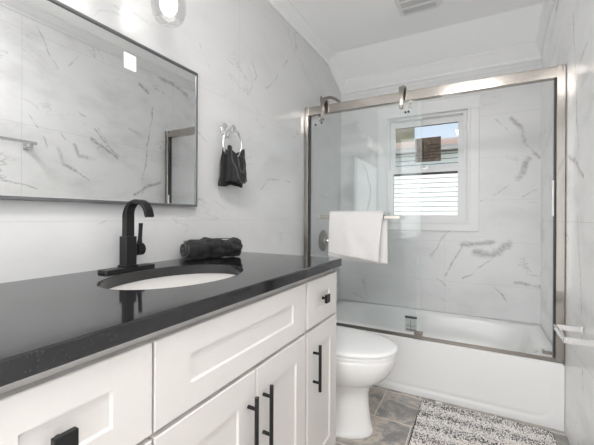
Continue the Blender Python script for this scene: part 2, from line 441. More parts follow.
# window: casing, jamb, sashes, panes
CX0, CX1, CZ0, CZ1 = -.761, .022, 1.000, 2.055
def ringbox(bm, x0, x1, z0, z1, w, y0, y1, wb=None, wt=None):
    wb = wb or w; wt = wt or w
    bx(bm, x0, x1, y0, y1, z0, z0 + wb); bx(bm, x0, x1, y0, y1, z1 - wt, z1)
    bx(bm, x0, x0 + w, y0, y1, z0 + wb, z1 - wt); bx(bm, x1 - w, x1, y0, y1, z0 + wb, z1 - wt)
b = newbm(); ringbox(b, CX0, CX1, CZ0, CZ1, .082, YB - .020, YB, .076, .100); win = struct('window_1', b, M['trim'], bevel=.003)
def wsub(name, bm, m, **k): return sub(name, bm, m, win, **k)
b = newbm(); ringbox(b, CX0 + .060, CX1 - .060, CZ0 + .056, CZ1 - .080, .022, YB - .030, YB - .018); wsub('inner_moulding', b, M['trim'], bevel=.004)
b = newbm(); ringbox(b, WX0 - .001, WX1 + .001, WZ0 - .001, WZ1 + .001, .018, YB + .0, YB + T); wsub('window_frame', b, M['trim'], bevel=.002)
gx0, gx1 = WX0 + .055, WX1 - .045
# outer (upper) sash and inner (lower) sash
b = newbm(); ringbox(b, WX0 + .017, WX1 - .017, 1.495, WZ1 - .017, .037, YB + .055, YB + .09, .045, .05); us = wsub('upper_sash', b, M['trim'], bevel=.002)
b = newbm(); bx(b, WX0 + .05, WX1 - .05, YB + .070, YB + .075, 1.535, WZ1 - .06); wsub('upper_pane', b, M['pane'])
b = newbm(); ringbox(b, WX0 + .017, WX1 - .017, WZ0 + .017, 1.515, .037, YB + .012, YB + .05, .035, .035); wsub('lower_sash', b, M['trim'], bevel=.002)
b = newbm(); bx(b, WX0 + .05, WX1 - .05, YB + .028, YB + .033, WZ0 + .045, 1.485); wsub('lower_pane', b, M['pane'])
b = newbm(); bx(b, WX0 + .054, WX1 - .054, YB + .022, YB + .027, 1.462, 1.4795); wsub('rail_gasket', b, M['gasket'])
b = newbm(); bx(b, WX0 + .054, WX1 - .054, YB + .058, YB + .066, 1.878, 1.884); wsub('head_gasket', b, M['gasket'])
b = newbm(); bx(b, -.41, -.35, YB + .02, YB + .045, 1.514, 1.524); lathe(b, [(.012, 0), (.012, .012), (.004, .014)], (-.38, YB + .032, 1.522)); bx(b, -.385, -.345, YB + .022, YB + .032, 1.527, 1.533); wsub('sash_lock', b, M['nickel'], bevel=.001)

# ------------------------------------------------------------------ outside
b = newbm(); bx(b, -14, 12, YB + .2, 40, -.8, -.6); struct('ground_outside', b, M['grass'])
nh = thing('neighbour_house', 'white clapboard neighbouring house with pinkish roof seen through the window', 'house', (-1.0, 8.0, -.6))
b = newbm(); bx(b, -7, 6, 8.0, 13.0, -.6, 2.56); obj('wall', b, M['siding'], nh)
b = newbm(); loft(b, [[(-7.3, 7.7, 2.58), (-7.3, 7.7, 2.64), (-7.3, 10.6, 3.42), (-7.3, 13.4, 2.64), (-7.3, 13.4, 2.58)], [(6.3, 7.7, 2.58), (6.3, 7.7, 2.64), (6.3, 10.6, 3.42), (6.3, 13.4, 2.64), (6.3, 13.4, 2.58)]]); obj('roof', b, M['shingle'], nh)
b = newbm(); bx(b, -7.3, 6.3, 7.62, 7.72, 2.54, 2.64); obj('gutter', b, M['gutter'], nh)
ch = thing('brick_chimney', 'old tan brick chimney stack seen at left edge of the upper pane', 'chimney', (-2.7, 14, -.6))
b = newbm(); bx(b, -3.2, -2.22, 13.6, 14.3, -.6, 6.4); obj('stack', b, M['brick'], ch)
b = newbm(); bx(b, -3.25, -2.17, 13.55, 14.35, 6.4, 6.5); obj('cap', b, M['gutter'], ch)

# ------------------------------------------------------------------ bathtub
tub = thing('bathtub', 'white alcove bathtub with embossed apron under the shower doors', 'bathtub', ((XL + XR) / 2, YT + .38, 0))
X0, X1, Y0, Y1, ZR = XL + .002, XR - .002, YT, YB - .002, .348
tcx, tcy = (X0 + X1) / 2, (Y0 + Y1) / 2
def rect_pt(t, hx, hy, cx, cy, z):
    c, s = math.cos(t), math.sin(t); k = min(hx / max(abs(c), 1e-9), hy / max(abs(s), 1e-9)); return (cx + c * k, cy + s * k, z)
def sup(t, a, bb, cx, cy, z, p=4.0):
    c, s = math.cos(t), math.sin(t)
    return (cx + a * math.copysign(abs(c) ** (2 / p), c), cy + bb * math.copysign(abs(s) ** (2 / p), s), z)
N = 120
hx, hy = (X1 - X0) / 2, (Y1 - Y0) / 2
ca = math.atan2(hy, hx); angs = []
def fill(a0, a1, n): return [a0 + (a1 - a0) * i / n for i in range(n)]
angs = fill(-ca, ca, 20) + fill(ca, PI - ca, 40) + fill(PI - ca, PI + ca, 20) + fill(PI + ca, 2 * PI - ca, 40)
b = newbm()
def seq(a, bb, z, p=4.0, dx=0, dy=0): return [sup(t, a, bb, tcx + dx, tcy + dy, z, p) for t in angs]
def mixr(r0, r1, f): return [tuple(Vector(p).lerp(Vector(q), f)) for p, q in zip(r0, r1)]
rim0 = [rect_pt(t, hx, hy, tcx, tcy, ZR - .06) for t in angs]
rim1 = [rect_pt(t, hx, hy, tcx, tcy, ZR - .008) for t in angs]
rim2 = [rect_pt(t, hx - .006, hy - .006, tcx, tcy, ZR) for t in angs]
ai, bi = hx - .085, hy - .075
rings = [rim1, rim2, seq(ai + .012, bi + .012, ZR + .001, 7), seq(ai, bi, ZR - .008, 6.5), seq(ai - .012, bi - .008, ZR - .03, 6), seq(ai - .05, bi - .025, .2, 5),
         seq(ai - .09, bi - .05, .11, 4.5), seq(ai - .13, bi - .09, .085, 4), seq(ai - .3, bi - .2, .082, 3)]
loft(b, rings, False, True)
body = obj('basin', b, M['tub'], tub, smooth=True, angle=60)
# apron with an embossed panel
b = newbm()
nx, nz = 170, 56
def apron(x, z):
    px0, px1, pz0 = X0 + .065, X1 - .058, .048; r = .07
    # signed distance to a rounded region open at the top
    dx = max(px0 + r - x, x - (px1 - r), 0); dz = max(pz0 + r - z, 0)
    cxn = max(px0 - x, x - px1); 
    inner = math.hypot(dx, dz) - r if (dx > 0 or dz > 0) else -r
    g = math.exp(-(inner / .011) ** 2) * .006
    step = .004 if inner < 0 else .004 * math.exp(-(inner / .012) ** 2)
    fade = min(1, max(0, (.30 - z) / .12))
    return (g * .35 + step * .45) * fade
G = [[b.verts.new((X0 + (X1 - X0) * i / nx, Y0 + apron(X0 + (X1 - X0) * i / nx, .001 + (ZR - .008 - .001) * j / nz), .001 + (ZR - .008 - .001) * j / nz)) for i in range(nx + 1)] for j in range(nz + 1)]
for j in range(nz):
    for i in range(nx): b.faces.new((G[j][i], G[j][i + 1], G[j + 1][i + 1], G[j + 1][i]))
obj('apron', b, M['tub'], tub, smooth=True, angle=70)
b = newbm(); lathe(b, [(.025, 0), (.025, .004), (.018, .006)], (-.86, tcy, .082)); obj('drain', b, M['chrome'], tub, smooth=True)

# ------------------------------------------------------------------ shower enclosure
YH0, YH1 = 2.196, 2.226
se = thing('sliding_shower_enclosure', 'brushed nickel sliding shower door frame standing on bathtub rim', 'shower frame', (-.35, 2.21, .35))
b = newbm(); bx(b, XL + .002, XR - .002, YH0 - .006, YH1 + .004, 1.845, 1.907); obj('header', b, M['nickel'], se, bevel=.003)
b = newbm(); bx(b, XL + .002, XR - .002, 2.186, 2.222, .349, .358); bx(b, XL + .002, XR - .002, 2.186, 2.190, .358, .372); obj('bottom_track', b, M['track'], se, bevel=.0015)
for s, x0, x1 in ((1, XL + .002, XL + .032), (-1, XR - .040, XR - .002)):
    b = newbm(); bx(b, x0, x1, 2.184, 2.232, .3585, 1.907); p = obj('side_jamb', b, M['nickel'], se, bevel=.002)
    b = newbm(); g0 = x1 if s == 1 else x0 - .010
    bx(b, g0 if s == 1 else g0 + .004, g0 + (.006 if s == 1 else .010), 2.194, 2.226, .3585, 1.845); sub('gasket', b, M['gasket'], p)
b = newbm(); bx(b, .352, .361, 2.180, 2.191, 1.115, 1.305); obj('bumper', b, M['bumper'], se, bevel=.002)
b = newbm(); bx(b, .315, .362, 2.176, 2.21, .388, .396); bx(b, .315, .325, 2.176, 2.21, .396, .404); obj('door_stop', b, M['track'], se, bevel=.001)
b = newbm(); bx(b, -.335, -.287, 2.170, 2.205, .385, .396); bx(b, -.335, -.287, 2.168, 2.172, .360, .396); gd = obj('door_guide', b, M['track'], se, bevel=.001)
b = newbm(); bx(b, -.385, -.320, 2.160, 2.174, .396, .482); sub('clear_guide_block', b, M['acrylic'], gd)
b = newbm(); bx(b, -.388, -.318, 2.158, 2.176, .480, .490); sub('black_cap', b, M['rubber_dot'], gd)
b = newbm(); bx(b, -.355, -.351, 2.157, 2.160, .40, .47); bx(b, -.38, -.325, 2.157, 2.160, .432, .436); bx(b, -.38, -.325, 2.157, 2.160, .405, .415); sub('guide_rib', b, M['track'], gd)

def glass_door(name, label, x0, x1, y, z0, z1, rollers):
    t = thing(name, label, 'shower door', ((x0 + x1) / 2, y, z0), 'sliding glass shower doors')
    b = newbm(); bx(b, x0, x1, y, y + .008, z0, z1); obj('glass_panel', b, M['glass'], t, bevel=.001)
    return t
door = glass_door('shower_door', 'clear sliding glass shower panel carrying the bar with the white towel', -1.045, -.298, 2.160, .395, 1.825, None)
for x in (-.955, -.415):
    # curved roller strap: over the header and down onto the glass
    b = newbm()
    pts = [(x, 2.21, 1.922), (x - .001, 2.196, 1.936), (x, 2.178, 1.935), (x, 2.160, 1.920), (x, 2.150, 1.895), (x, 2.147, 1.870), (x, 2.148, 1.845), (x, 2.152, 1.815), (x, 2.156, 1.790)]
    wd = [.018, .030, .038, .036, .028, .022, .020, .022, .026]
    rings = []
    for i, p in enumerate(pts):
        P0 = Vector(pts[max(i - 1, 0)]); P1 = Vector(pts[min(i + 1, len(pts) - 1)]); d = (P1 - P0).normalized(); nn = d.cross(Vector((1, 0, 0))).normalized()
        rings.append([Vector(p) + Vector((a * wd[i], 0, 0)) + nn * c for a, c in ((-.5, -.003), (.5, -.003), (.5, .003), (-.5, .003))])
    loft(b, rings); st = obj('roller_strap', b, M['nickel'], door, bevel=.0015)
    b = newbm(); lathe(b, [(.006, -.012), (.020, -.012), (.022, -.006), (.018, 0), (.022, .006), (.020, .012), (.006, .012)], (x, 2.21, 1.930), (0, 1, 0), 24); sub('roller_wheel', b, M['nickel'], st, smooth=True)
    b = newbm(); lathe(b, [(.013, 0), (.013, .010), (.009, .014)], (x, 2.160, 1.797), (0, -1, 0), 20); sub('clamp_bolt', b, M['nickel'], st, smooth=True)
for x, z in ((-1.008, 1.762), (-.962, 1.771), (-.390, 1.762), (-.372, 1.763)):
    b = newbm(); lathe(b, [(.007, 0), (.007, .008)], (x, 2.160, z), (0, -1, 0), 14); obj('anti_jump_knob', b, M['rubber_dot'], door, smooth=True)
b = newbm(); bx(b, -.940, -.408, 2.088, 2.100, 1.096, 1.118)
tb = obj('towel_bar', b, M['nickel'], door, bevel=.002)
for x in (-.925, -.424):
    b = newbm(); bx(b, x - .008, x + .008, 2.100, 2.160, 1.099, 1.115); sub('bar_post', b, M['nickel'], tb, bevel=.001)
M['edge'] = mat('polished_glass_edge', rgb(196, 206, 203), .15)
b = newbm(); bx(b, -.298, -.2965, 2.160, 2.168, .395, 1.825); obj('polished_edge', b, M['edge'], door)
door2 = glass_door('shower_door', 'clear sliding glass shower panel behind the one with the towel bar', -1.045, -.33, 2.208, .385, 1.840, None)
for x in (-1.0, -.37):
    b = newbm(); bx(b, x - .012, x + .012, 2.2163, 2.2195, 1.80, 1.845); obj('hanger', b, M['nickel'], door2)

# white towel over the door's bar
def towel():
    t_ = .012
    b = newbm()
    nu, nv = 40, 60
    yb = 2.094
    def path(s, u):
        # s: 0 front hem .. 1 back hem ; u 0..1 across
        fz = .868 - .045 * u ; bz = .815
        Lf = 1.128 - fz; Lb = 1.128 - bz; r = .017; La = PI * r
        tot = Lf + La + Lb; d = s * tot
        if d < Lf: y, z = yb - r, fz + d
        elif d < Lf + La:
            a = (d - Lf) / r; y, z = yb - r * math.cos(a), 1.128 + r * math.sin(a) * .7
        else: y, z = yb + r, 1.128 - (d - Lf - La)
        return y, z
    G = []
    for j in range(nv + 1):
        row = []
        for i in range(nu + 1):
            u = i / nu; s = j / nv; y, z = path(s, u)
            back = s > .55
            x0, x1 = (-.862, -.506) if not back else (-.858, -.488)
            dd = 1.128 - z
            x0 -= .03 * dd * (0 if back else 1); x1 -= .09 * dd if not back else -.01 * dd
            x = x0 + (x1 - x0) * u
            amp = min(1, max(0, dd) / .15)
            w = (math.sin(u * 9 + 1.0) * .003 + math.sin(u * 23 + z * 9) * .0015 + noise.noise(Vector((u * 5, z * 9, 3))) * .007) * amp
            y += w if not back else -abs(w) * .6
            if not back: y -= .01 * amp * (.6 + u * .4)
            z += noise.noise(Vector((u * 4, s * 3, 7))) * .006 * amp
            row.append(b.verts.new((x, y, z)))
        G.append(row)
    for j in range(nv):
        for i in range(nu): b.faces.new((G[j][i], G[j][i + 1], G[j + 1][i + 1], G[j + 1][i]))
    t = thing('bath_towel', 'white terry bath towel draped over the bar on the glass shower door', 'towel', (-.69, 2.094, 1.128))
    o = obj('cloth', b, M['white_towel'], t, smooth=True, angle=180, solid=t_)
    # second folded layer and woven border
    b = newbm(); G = []
    for j in range(2):
        G.append([b.verts.new((-.873 + .345 * i / 40, 2.062 - .003 * math.sin(i * .5), (.835 if j == 0 else .880) - .012 * i / 40)) for i in range(41)])
    for i in range(40): b.faces.new((G[0][i], G[0][i + 1], G[1][i + 1], G[1][i]))
    obj('folded_layer', b, M['white_towel'], t, smooth=True, solid=.010).location.y += .020
    b = newbm(); G = []
    for j in range(2):
        G.append([b.verts.new((-.868 + .335 * i / 40, 2.0585 , (.946 if j == 0 else .958) - .045 * i / 40)) for i in range(41)])
    for i in range(40): b.faces.new((G[0][i], G[0][i + 1], G[1][i + 1], G[1][i]))
    b.free()
towel()

# shower valve, spout, shower arm
vx = XL
v = thing('shower_valve', 'round chrome shower valve plate with lever on left tub wall', 'faucet', (vx, 2.535, .912))
b = newbm(); lathe(b, [(.086, .001), (.088, .004), (.080, .010), (.04, .014), (.0, .015)], (vx, 2.535, .912), (1, 0, 0), 40, cap1=False); obj('trim_plate', b, M['track'], v, smooth=True)
b = newbm(); lathe(b, [(.030, .012), (.030, .045), (.024, .060), (.022, .075), (.010, .080)], (vx, 2.535, .912), (1, 0, 0), 28); obj('valve_stem', b, M['chrome'], v, smooth=True)
b = newbm(); sweep(b, [(vx + .065, 2.535, .912), (vx + .10, 2.533, .910), (vx + .135, 2.529, .905), (vx + .155, 2.525, .900)], rrect(.018, .012, .005), scale=[1.3, 1, .9, .7]); obj('lever', b, M['nickel'], v, smooth=True)
sp_ = thing('tub_spout', 'chrome tub spout low on left tub wall below the valve', 'spout', (vx, 2.50, .60))
b = newbm(); sweep(b, [(vx + .001, 2.5, .612), (vx + .04, 2.5, .612), (vx + .09, 2.5, .610), (vx + .125, 2.5, .602), (vx + .145, 2.5, .585)], circ(.027, 24), scale=[1.15, 1, .98, .95, .8]); obj('spout_body', b, M['chrome'], sp_, smooth=True)
b = newbm(); lathe(b, [(.006, 0), (.004, .014), (.009, .018), (.009, .026), (.003, .028)], (vx + .12, 2.5, .627), (0, 0, 1), 16); obj('diverter_knob', b, M['chrome'], sp_, smooth=True)
sh = thing('wall_shower', 'chrome shower head on curved arm above the door header', 'shower', (vx, 2.49, 2.08))
b = newbm(); lathe(b, [(.030, .001), (.029, .006), (.014, .014), (.012, .018)], (vx, 2.49, 2.06), (1, 0, 0), 28); obj('flange', b, M['track'], sh, smooth=True)
b = newbm(); sweep(b, [(vx + .01, 2.49, 2.06), (vx + .04, 2.49, 2.068), (vx + .08, 2.49, 2.068), (vx + .12, 2.49, 2.050), (vx + .155, 2.49, 2.020), (vx + .175, 2.49, 2.0)], circ(.012, 14)); obj('arm', b, M['track'], sh, smooth=True)
b = newbm(); lathe(b, [(.012, 0), (.015, .012), (.030, .030), (.036, .040), (.036, .046), (.030, .048)], (vx + .172, 2.49, 2.004), (.6, 0, -.8), 28); obj('spray_head', b, M['track'], sh, smooth=True)

# ------------------------------------------------------------------ toilet
TY = 1.690
to = thing('toilet', 'white two-piece toilet with closed lid between vanity and bathtub', 'toilet', (-.75, TY, 0))
def egg(z, xb, xf, w, n=64, p=2.3, blunt=1.0):
    """egg outline: back at xb, front at xf, half width w"""
    out = []
    xm = xb + (xf - xb) * .42
    for i in range(n):
        t = 2 * PI * i / n; c, s = math.cos(t), math.sin(t)
        if c >= 0: x = xm + (xf - xm) * abs(c) ** (2 / 2.15); y = w * math.copysign(abs(s) ** (2 / 2.15), s)
        else: x = xm - (xm - xb) * abs(c) ** (2 / p); y = w * math.copysign(abs(s) ** (2 / p), s)
        out.append((x, TY + y, z))
    return out
b = newbm()
rings = [egg(0.0010, -1.020, -0.462, 0.132, p=4), egg(0.0120, -1.020, -0.460, 0.134, p=4), egg(0.0220, -1.020, -0.466, 0.128, p=4), egg(0.0600, -1.020, -0.472, 0.120, p=4), egg(0.1400, -1.020, -0.482, 0.110, p=4), egg(0.2000, -1.020, -0.484, 0.108, p=4),
         egg(0.2453, -1.000, -0.470, 0.120, p=3.5), egg(0.2649, -0.980, -0.440, 0.140, p=3), egg(0.2943, -0.960, -0.402, 0.165, p=3), egg(0.3270, -0.940, -0.374, 0.180, p=3), egg(0.3652, -0.920, -0.356, 0.189, p=3), egg(0.3979, -0.920, -0.348, 0.193, p=3), egg(0.4142, -0.920, -0.347, 0.193, p=3), egg(0.4205, -0.920, -0.354, 0.188, p=3)]
loft(b, rings); obj('bowl', b, M['china'], to, smooth=True, angle=70)
b = newbm(); loft(b, [egg(0.4210, -0.900, -0.352, 0.188, p=3.2), egg(0.4225, -0.900, -0.344, 0.194, p=3.2), egg(0.4335, -0.900, -0.343, 0.195, p=3.2), egg(0.4360, -0.900, -0.348, 0.190, p=3.2), egg(0.4362, -0.900, -0.366, 0.172, p=3.2), egg(0.4410, -0.900, -0.368, 0.170, p=3.2)]); obj('seat', b, M['seat'], to, smooth=True, angle=50)
b = newbm(); loft(b, [egg(0.4412, -0.900, -0.352, 0.186, p=3.2), egg(0.4430, -0.900, -0.340, 0.196, p=3.2), egg(0.4505, -0.900, -0.339, 0.197, p=3.2), egg(0.4555, -0.900, -0.343, 0.193, p=3.2), egg(0.4585, -0.890, -0.358, 0.180, p=3.2), egg(0.4615, -0.870, -0.410, 0.135, p=3), egg(0.4625, -0.820, -0.510, 0.070, p=2.6)]); obj('lid', b, M['seat'], to, smooth=True, angle=60)
for s in (-1, 1):
    b = newbm(); lathe(b, [(.014, 0), (.014, .018), (.010, .022)], (-.885, TY + s * .075, .438), n=18); obj('hinge', b, M['seat'], to, smooth=True)
b = newbm(); bx(b, XL + .006, -.925, TY - .20, TY + .20, .421, .75); obj('tank', b, M['china'], to, bevel=.025, seg=4)
b = newbm(); bx(b, XL + .003, -.915, TY - .21, TY + .21, .752, .782); obj('tank_lid', b, M['china'], to, bevel=.010, seg=3)
b = newbm(); lathe(b, [(.012, 0), (.012, .012)], (-.925, TY - .14, .69), (1, 0, 0), 16); sweep(b, [(-.911, TY - .14, .69), (-.908, TY - .10, .685), (-.908, TY - .06, .678)], rrect(.010, .014, .004)); obj('flush_handle', b, M['chrome'], to, smooth=True)

# ------------------------------------------------------------------ vanity
XF = -.535          # plane of the door fronts
XB = XF - .020      # face frame plane
VY0, VY1 = .127, 1.374
va = thing('bathroom_vanity', 'white shaker bathroom vanity cabinet under black countertop', 'vanity', (-.82, .75, 0))
b = newbm()
bx(b, XL + .002, XB, VY0, VY1, .10, .8915); bx(b, XL + .002, XB - .06, VY0 + .02, VY1 - .02, .0005, .10)
obj('carcass', b, M['cab'], va, bevel=.0015)
def shaker(name, y0, y1, z0, z1, st, rl):
    b = newbm()
    # frame with a recessed centre panel, sloped inner edge
    e = .003; rc = .006; x = XF
    o_ = [(x - .019, y0, z0), (x - .019, y1, z0), (x - .019, y1, z1), (x - .019, y0, z1)]
    r0 = [(x, y0, z0), (x, y1, z0), (x, y1, z1), (x, y0, z1)]
    r0a = [(x - .002, a, c) for _, a, c in r0]
    r0b = [(x, a + (.002 if i in (0, 3) else -.002), c + (.002 if i < 2 else -.002)) for i, (_, a, c) in enumerate(r0)]
    r1 = [(x, y0 + st, z0 + rl), (x, y1 - st, z0 + rl), (x, y1 - st, z1 - rl), (x, y0 + st, z1 - rl)]
    r2 = [(x - rc, y0 + st + e, z0 + rl + e), (x - rc, y1 - st - e, z0 + rl + e), (x - rc, y1 - st - e, z1 - rl - e), (x - rc, y0 + st + e, z1 - rl - e)]
    loft(b, [o_, r0a, r0b, r1, r2])
    return obj(name, b, M['cab'], va)
def square_knob(part, y, z):
    b = newbm()
    lathe(b, [(.0085, 0), (.0085, .003), (.005, .004), (.005, .020)], (XF - .009, y, z), (1, 0, 0), 16)
    bx(b, XF + .010, XF + .021, y - .0165, y + .0165, z - .0165, z + .0165)
    sub('knob', b, M['black'], part, bevel=.0015)
def bar_pull(part, y, z0, z1):
    b = newbm(); sweep(b, [(XF + .028, y, z0), (XF + .028, y, z1)], circ(.006, 16), up=(0, 1, 0))
    zc = (z0 + z1) / 2
    for zz in (zc - .054, zc + .054): sweep(b, [(XF, y, zz), (XF + .028, y, zz)], circ(.005, 12))
    sub('handle', b, M['black'], part, smooth=True, angle=35)
dz0, dz1 = .694, .868
d = shaker('drawer', .139, .427, dz0, dz1, .078, .055); square_knob(d, .267, .776)
shaker('false_drawer_front', .432, 1.070, dz0, dz1, .090, .055)
d = shaker('drawer', 1.087, 1.370, dz0, dz1, .078, .055); square_knob(d, 1.232, .781)
d = shaker('door', .139, .427, .112, .683, .078, .075); bar_pull(d, .389, .457, .628)
d = shaker('door', .432, .763, .112, .683, .074, .075); bar_pull(d, .728, .457, .628)
d = shaker('door', .768, 1.070, .112, .683, .068, .075); bar_pull(d, .800, .457, .628)
d = shaker('door', 1.087, 1.370, .112, .683, .068, .075); bar_pull(d, 1.135, .457, .628)

# countertop with the oval cut-out
SX, SY, SA, SB = -.810, .742, .167, .234     # centre, semi axes in x and y
ZT0, ZT1 = .892, .925
ct = thing('countertop', 'black speckled quartz countertop with oval sink cut-out', 'countertop', (-.82, .75, ZT0))
x0, x1, y0, y1 = XL + .002, -.519, .110, 1.387
corner = [math.atan2(yy - SY, xx - SX) % (2 * PI) for xx in (x0, x1) for yy in (y0, y1)]
an = sorted([2 * PI * i / 96 for i in range(96)] + corner)
def rp(t, ins=0.0):
    c, s = math.cos(t), math.sin(t)
    k = min(((x1 - ins - SX) if c > 0 else (SX - x0 - 0)) / max(abs(c), 1e-9), ((y1 - ins - SY) if s > 0 else (SY - y0 - ins)) / max(abs(s), 1e-9))
    return SX + c * k, SY + s * k
def el(t, k=0.0):
    # ellipse point in the direction t
    c, s = math.cos(t), math.sin(t); r = 1 / math.sqrt((c / (SA + k)) ** 2 + (s / (SB + k)) ** 2); return SX + c * r, SY + s * r
b = newbm()
rg = [[(*el(t), ZT0) for t in an], [(*el(t), ZT1 - .002) for t in an], [(*el(t, .002), ZT1) for t in an], [(*rp(t, .003), ZT1) for t in an], [(*rp(t), ZT1 - .003) for t in an], [(*rp(t), ZT0) for t in an], [(*el(t), ZT0) for t in an]]
loft(b, rg, False, False); bmesh.ops.remove_doubles(b, verts=b.verts[:], dist=1e-5)
obj('slab', b, M['quartz'], ct)
# sink
sk = thing('sink', 'white oval undermount basin set below the black countertop', 'sink', (SX, SY, .75))
b = newbm()
def elr(k, z): return [(SX + (SA + k) * math.cos(2 * PI * i / 72), SY + (SB + k) * math.sin(2 * PI * i / 72), z) for i in range(72)]
loft(b, [elr(.016, .891), elr(.004, .891), elr(-.002, .880), elr(-.012, .84), elr(-.035, .79), elr(-.07, .762), elr(-.11, .752), elr(-.142, .750)], False, True)
obj('bowl', b, M['china'], sk, smooth=True, angle=60)
b = newbm(); lathe(b, [(.021, 0), (.021, .002), (.015, .003), (.013, .006), (.0, .007)], (SX, SY, .7505), n=24, cap1=False); obj('drain', b, M['black'], sk, smooth=True)

# faucet
FX, FY = -1.035, .726
fa = thing('faucet', 'matte black single-lever faucet with flat arched spout behind the sink', 'faucet', (FX, FY, ZT1))
b = newbm()
pts = rrect(.050, .185, .010, 5)
loft(b, [[(FX + a, FY + c, ZT1 + .0003) for a, c in pts], [(FX + a, FY + c, ZT1 + .006) for a, c in pts], [(FX + a * .95, FY + c * .985, ZT1 + .009) for a, c in pts]]); obj('base_plate', b, M['black'], fa, smooth=True, angle=30)
b = newbm()
for w, za, zb in ((.046, .0085, .016), (.038, .016, .112)): bx(b, FX - w / 2, FX + w / 2, FY - w / 2, FY + w / 2, ZT1 + za, ZT1 + zb)
obj('body', b, M['black'], fa, bevel=.0015)
b = newbm()
zt = ZT1 + .112; R = .052; zc = ZT1 + .178
path = [(FX, FY, zt - .002), (FX, FY, zc - .03)] + [(FX + R - R * math.cos(a), FY, zc + R * math.sin(a)) for a in [PI * .93 * i / 22 for i in range(23)]]
path += [(path[-1][0] - .0015 + .006, FY, path[-1][2] - .012)]
th = [.024] * 2 + [.024 - .013 * min(1, i / 9) for i in range(23)] + [.010]
rings = []
for i, p in enumerate(path):
    P0 = Vector(path[max(i - 1, 0)]); P1 = Vector(path[min(i + 1, len(path) - 1)]); dd = (P1 - P0).normalized(); nn = Vector((0, 1, 0)).cross(dd).normalized()
    hw = .0150; h = th[i] / 2
    rings.append([Vector(p) + Vector((0, a * hw, 0)) + nn * c * h for a, c in ((-1, -1), (1, -1), (1, 1), (-1, 1))])
loft(b, rings); obj('spout', b, M['black'], fa, bevel=.0015)
b = newbm(); lathe(b, [(.013, .016), (.015, .026), (.0215, .027), (.0215, .052), (.019, .055), (0, .055)], (FX, FY, ZT1 + .066), (0, 1, 0), 28, cap1=False)
hd = obj('valve_barrel', b, M['black'], fa, smooth=True, angle=35)
b = newbm(); sweep(b, [(FX, FY + .042, ZT1 + .078), (FX + .001, FY + .044, ZT1 + .10), (FX + .002, FY + .045, ZT1 + .125), (FX + .003, FY + .046, ZT1 + .156)], rrect(.013, .011, .003), up=(0, 1, 0), scale=[1.4, 1, .9, 1]); obj('lever', b, M['black'], fa, smooth=True, angle=40)

# rolled black towel on the counter
def rolled():
    t = thing('rolled_towel', 'dark charcoal towel rolled up on black countertop beside the sink', 'towel', (-1.0, 1.14, ZT1))
    ctr = Vector((-1.010, 1.115, ZT1 + .043)); ax = Vector((.36, .93, 0)).normalized(); side = Vector((ax.y, -ax.x, 0))
    L = .27
    b = newbm(); rings = []
    ns, na = 44, 56
    for i in range(ns + 1):
        s = -1 + 2 * i / ns
        k = (1 - abs(s) ** 7) ** .5 if abs(s) < 1 else 0
        k = max(k, .03)
        ring = []
        for j in range(na):
            a = 2 * PI * j / na
            rx = .060 * (1 - .10 * max(0, s)); rz = .043 * (1 - .16 * max(0, s) ** 1.5)
            # a folded flap runs diagonally over the roll
            fold = .0055 * math.tanh(((a - 1.15 - .35 * s) % (2 * PI) - PI) * 6) if True else 0
            nz = noise.noise(Vector((s * 3, math.cos(a) * 1.6, math.sin(a) * 1.6 + 4))) * .018 + noise.noise(Vector((s * 9, math.cos(a) * 4, math.sin(a) * 4))) * .006
            seam = -.006 * math.exp(-((((a - 2.2 + .25 * s + PI) % (2 * PI)) - PI) / .10) ** 2)
            rr = 1 + (fold * .5 + nz + seam) / .045
            ca_, sa_ = math.cos(a), math.sin(a)
            zz = rz * rr * sa_
            if zz < -.040: zz = -.040 - (zz + .040) * .0
            p = ctr + ax * (s * L / 2 * (1 + .02 * math.sin(3 * a))) + side * rx * rr * ca_ * k + Vector((0, 0, zz * k if sa_ > 0 else max(zz * (k ** .4), -.0425)))
            ring.append(p)
        rings.append(ring)
    loft(b, rings); o = obj('roll', b, M['black_towel'], t, smooth=True, angle=180)
    # hem lines
    for off, aa in ((0, 2.15), (0, .95)):
        b = newbm(); path = []
        for i in range(30):
            s = -.86 + 1.70 * i / 29; a = aa - .25 * s
            path.append(ctr + ax * (s * L / 2) + side * .0605 * math.cos(a) * (1 - .10 * max(0, s)) + Vector((0, 0, .0445 * math.sin(a) * (1 - .16 * max(0, s) ** 1.5))))
        sweep(b, path, circ(.0022, 8)); obj('hem', b, M['black_hem'], t, smooth=True)
    # spiral end facing the camera
    b = newbm(); path = []
    for i in range(60):
        a = i / 59 * 4.2 * PI; r = .10 + .85 * i / 59
        path.append(ctr - ax * (L / 2 + .001 - .006 * r) + side * .052 * r * math.cos(a) + Vector((0, 0, .036 * r * math.sin(a))))
    sweep(b, path, circ(.003, 8)); obj('spiral_end', b, M['black_hem'], t, smooth=True)
rolled()

# ------------------------------------------------------------------ mirror
mi = thing('wall_mirror', 'wide rectangular wall mirror with thin grey frame above the sink', 'mirror', (XL, .65, 1.147))
MY0, MY1, MZ0, MZ1 = .20, 1.091, 1.147, 1.7354
b = newbm(); bx(b, XL + .010, XL + .026, MY0 + .008, MY1 - .008, MZ0 + .008, MZ1 - .008); obj('mirror_glass', b, M['mirror'], mi)
b = newbm()
bx(b, XL + .001, XL + .031, MY0, MY1, MZ0, MZ0 + .010); bx(b, XL + .001, XL + .031, MY0, MY1, MZ1 - .010, MZ1)
bx(b, XL + .001, XL + .031, MY0, MY0 + .010, MZ0 + .010, MZ1 - .010); bx(b, XL + .001, XL + .031, MY1 - .010, MY1, MZ0 + .010, MZ1 - .010)
obj('frame', b, M['frame'], mi, bevel=.001)
stk = thing('sticker', 'small white square sticker on the mirror near its top edge', 'sticker', (XL + .0265, .766, 1.653))
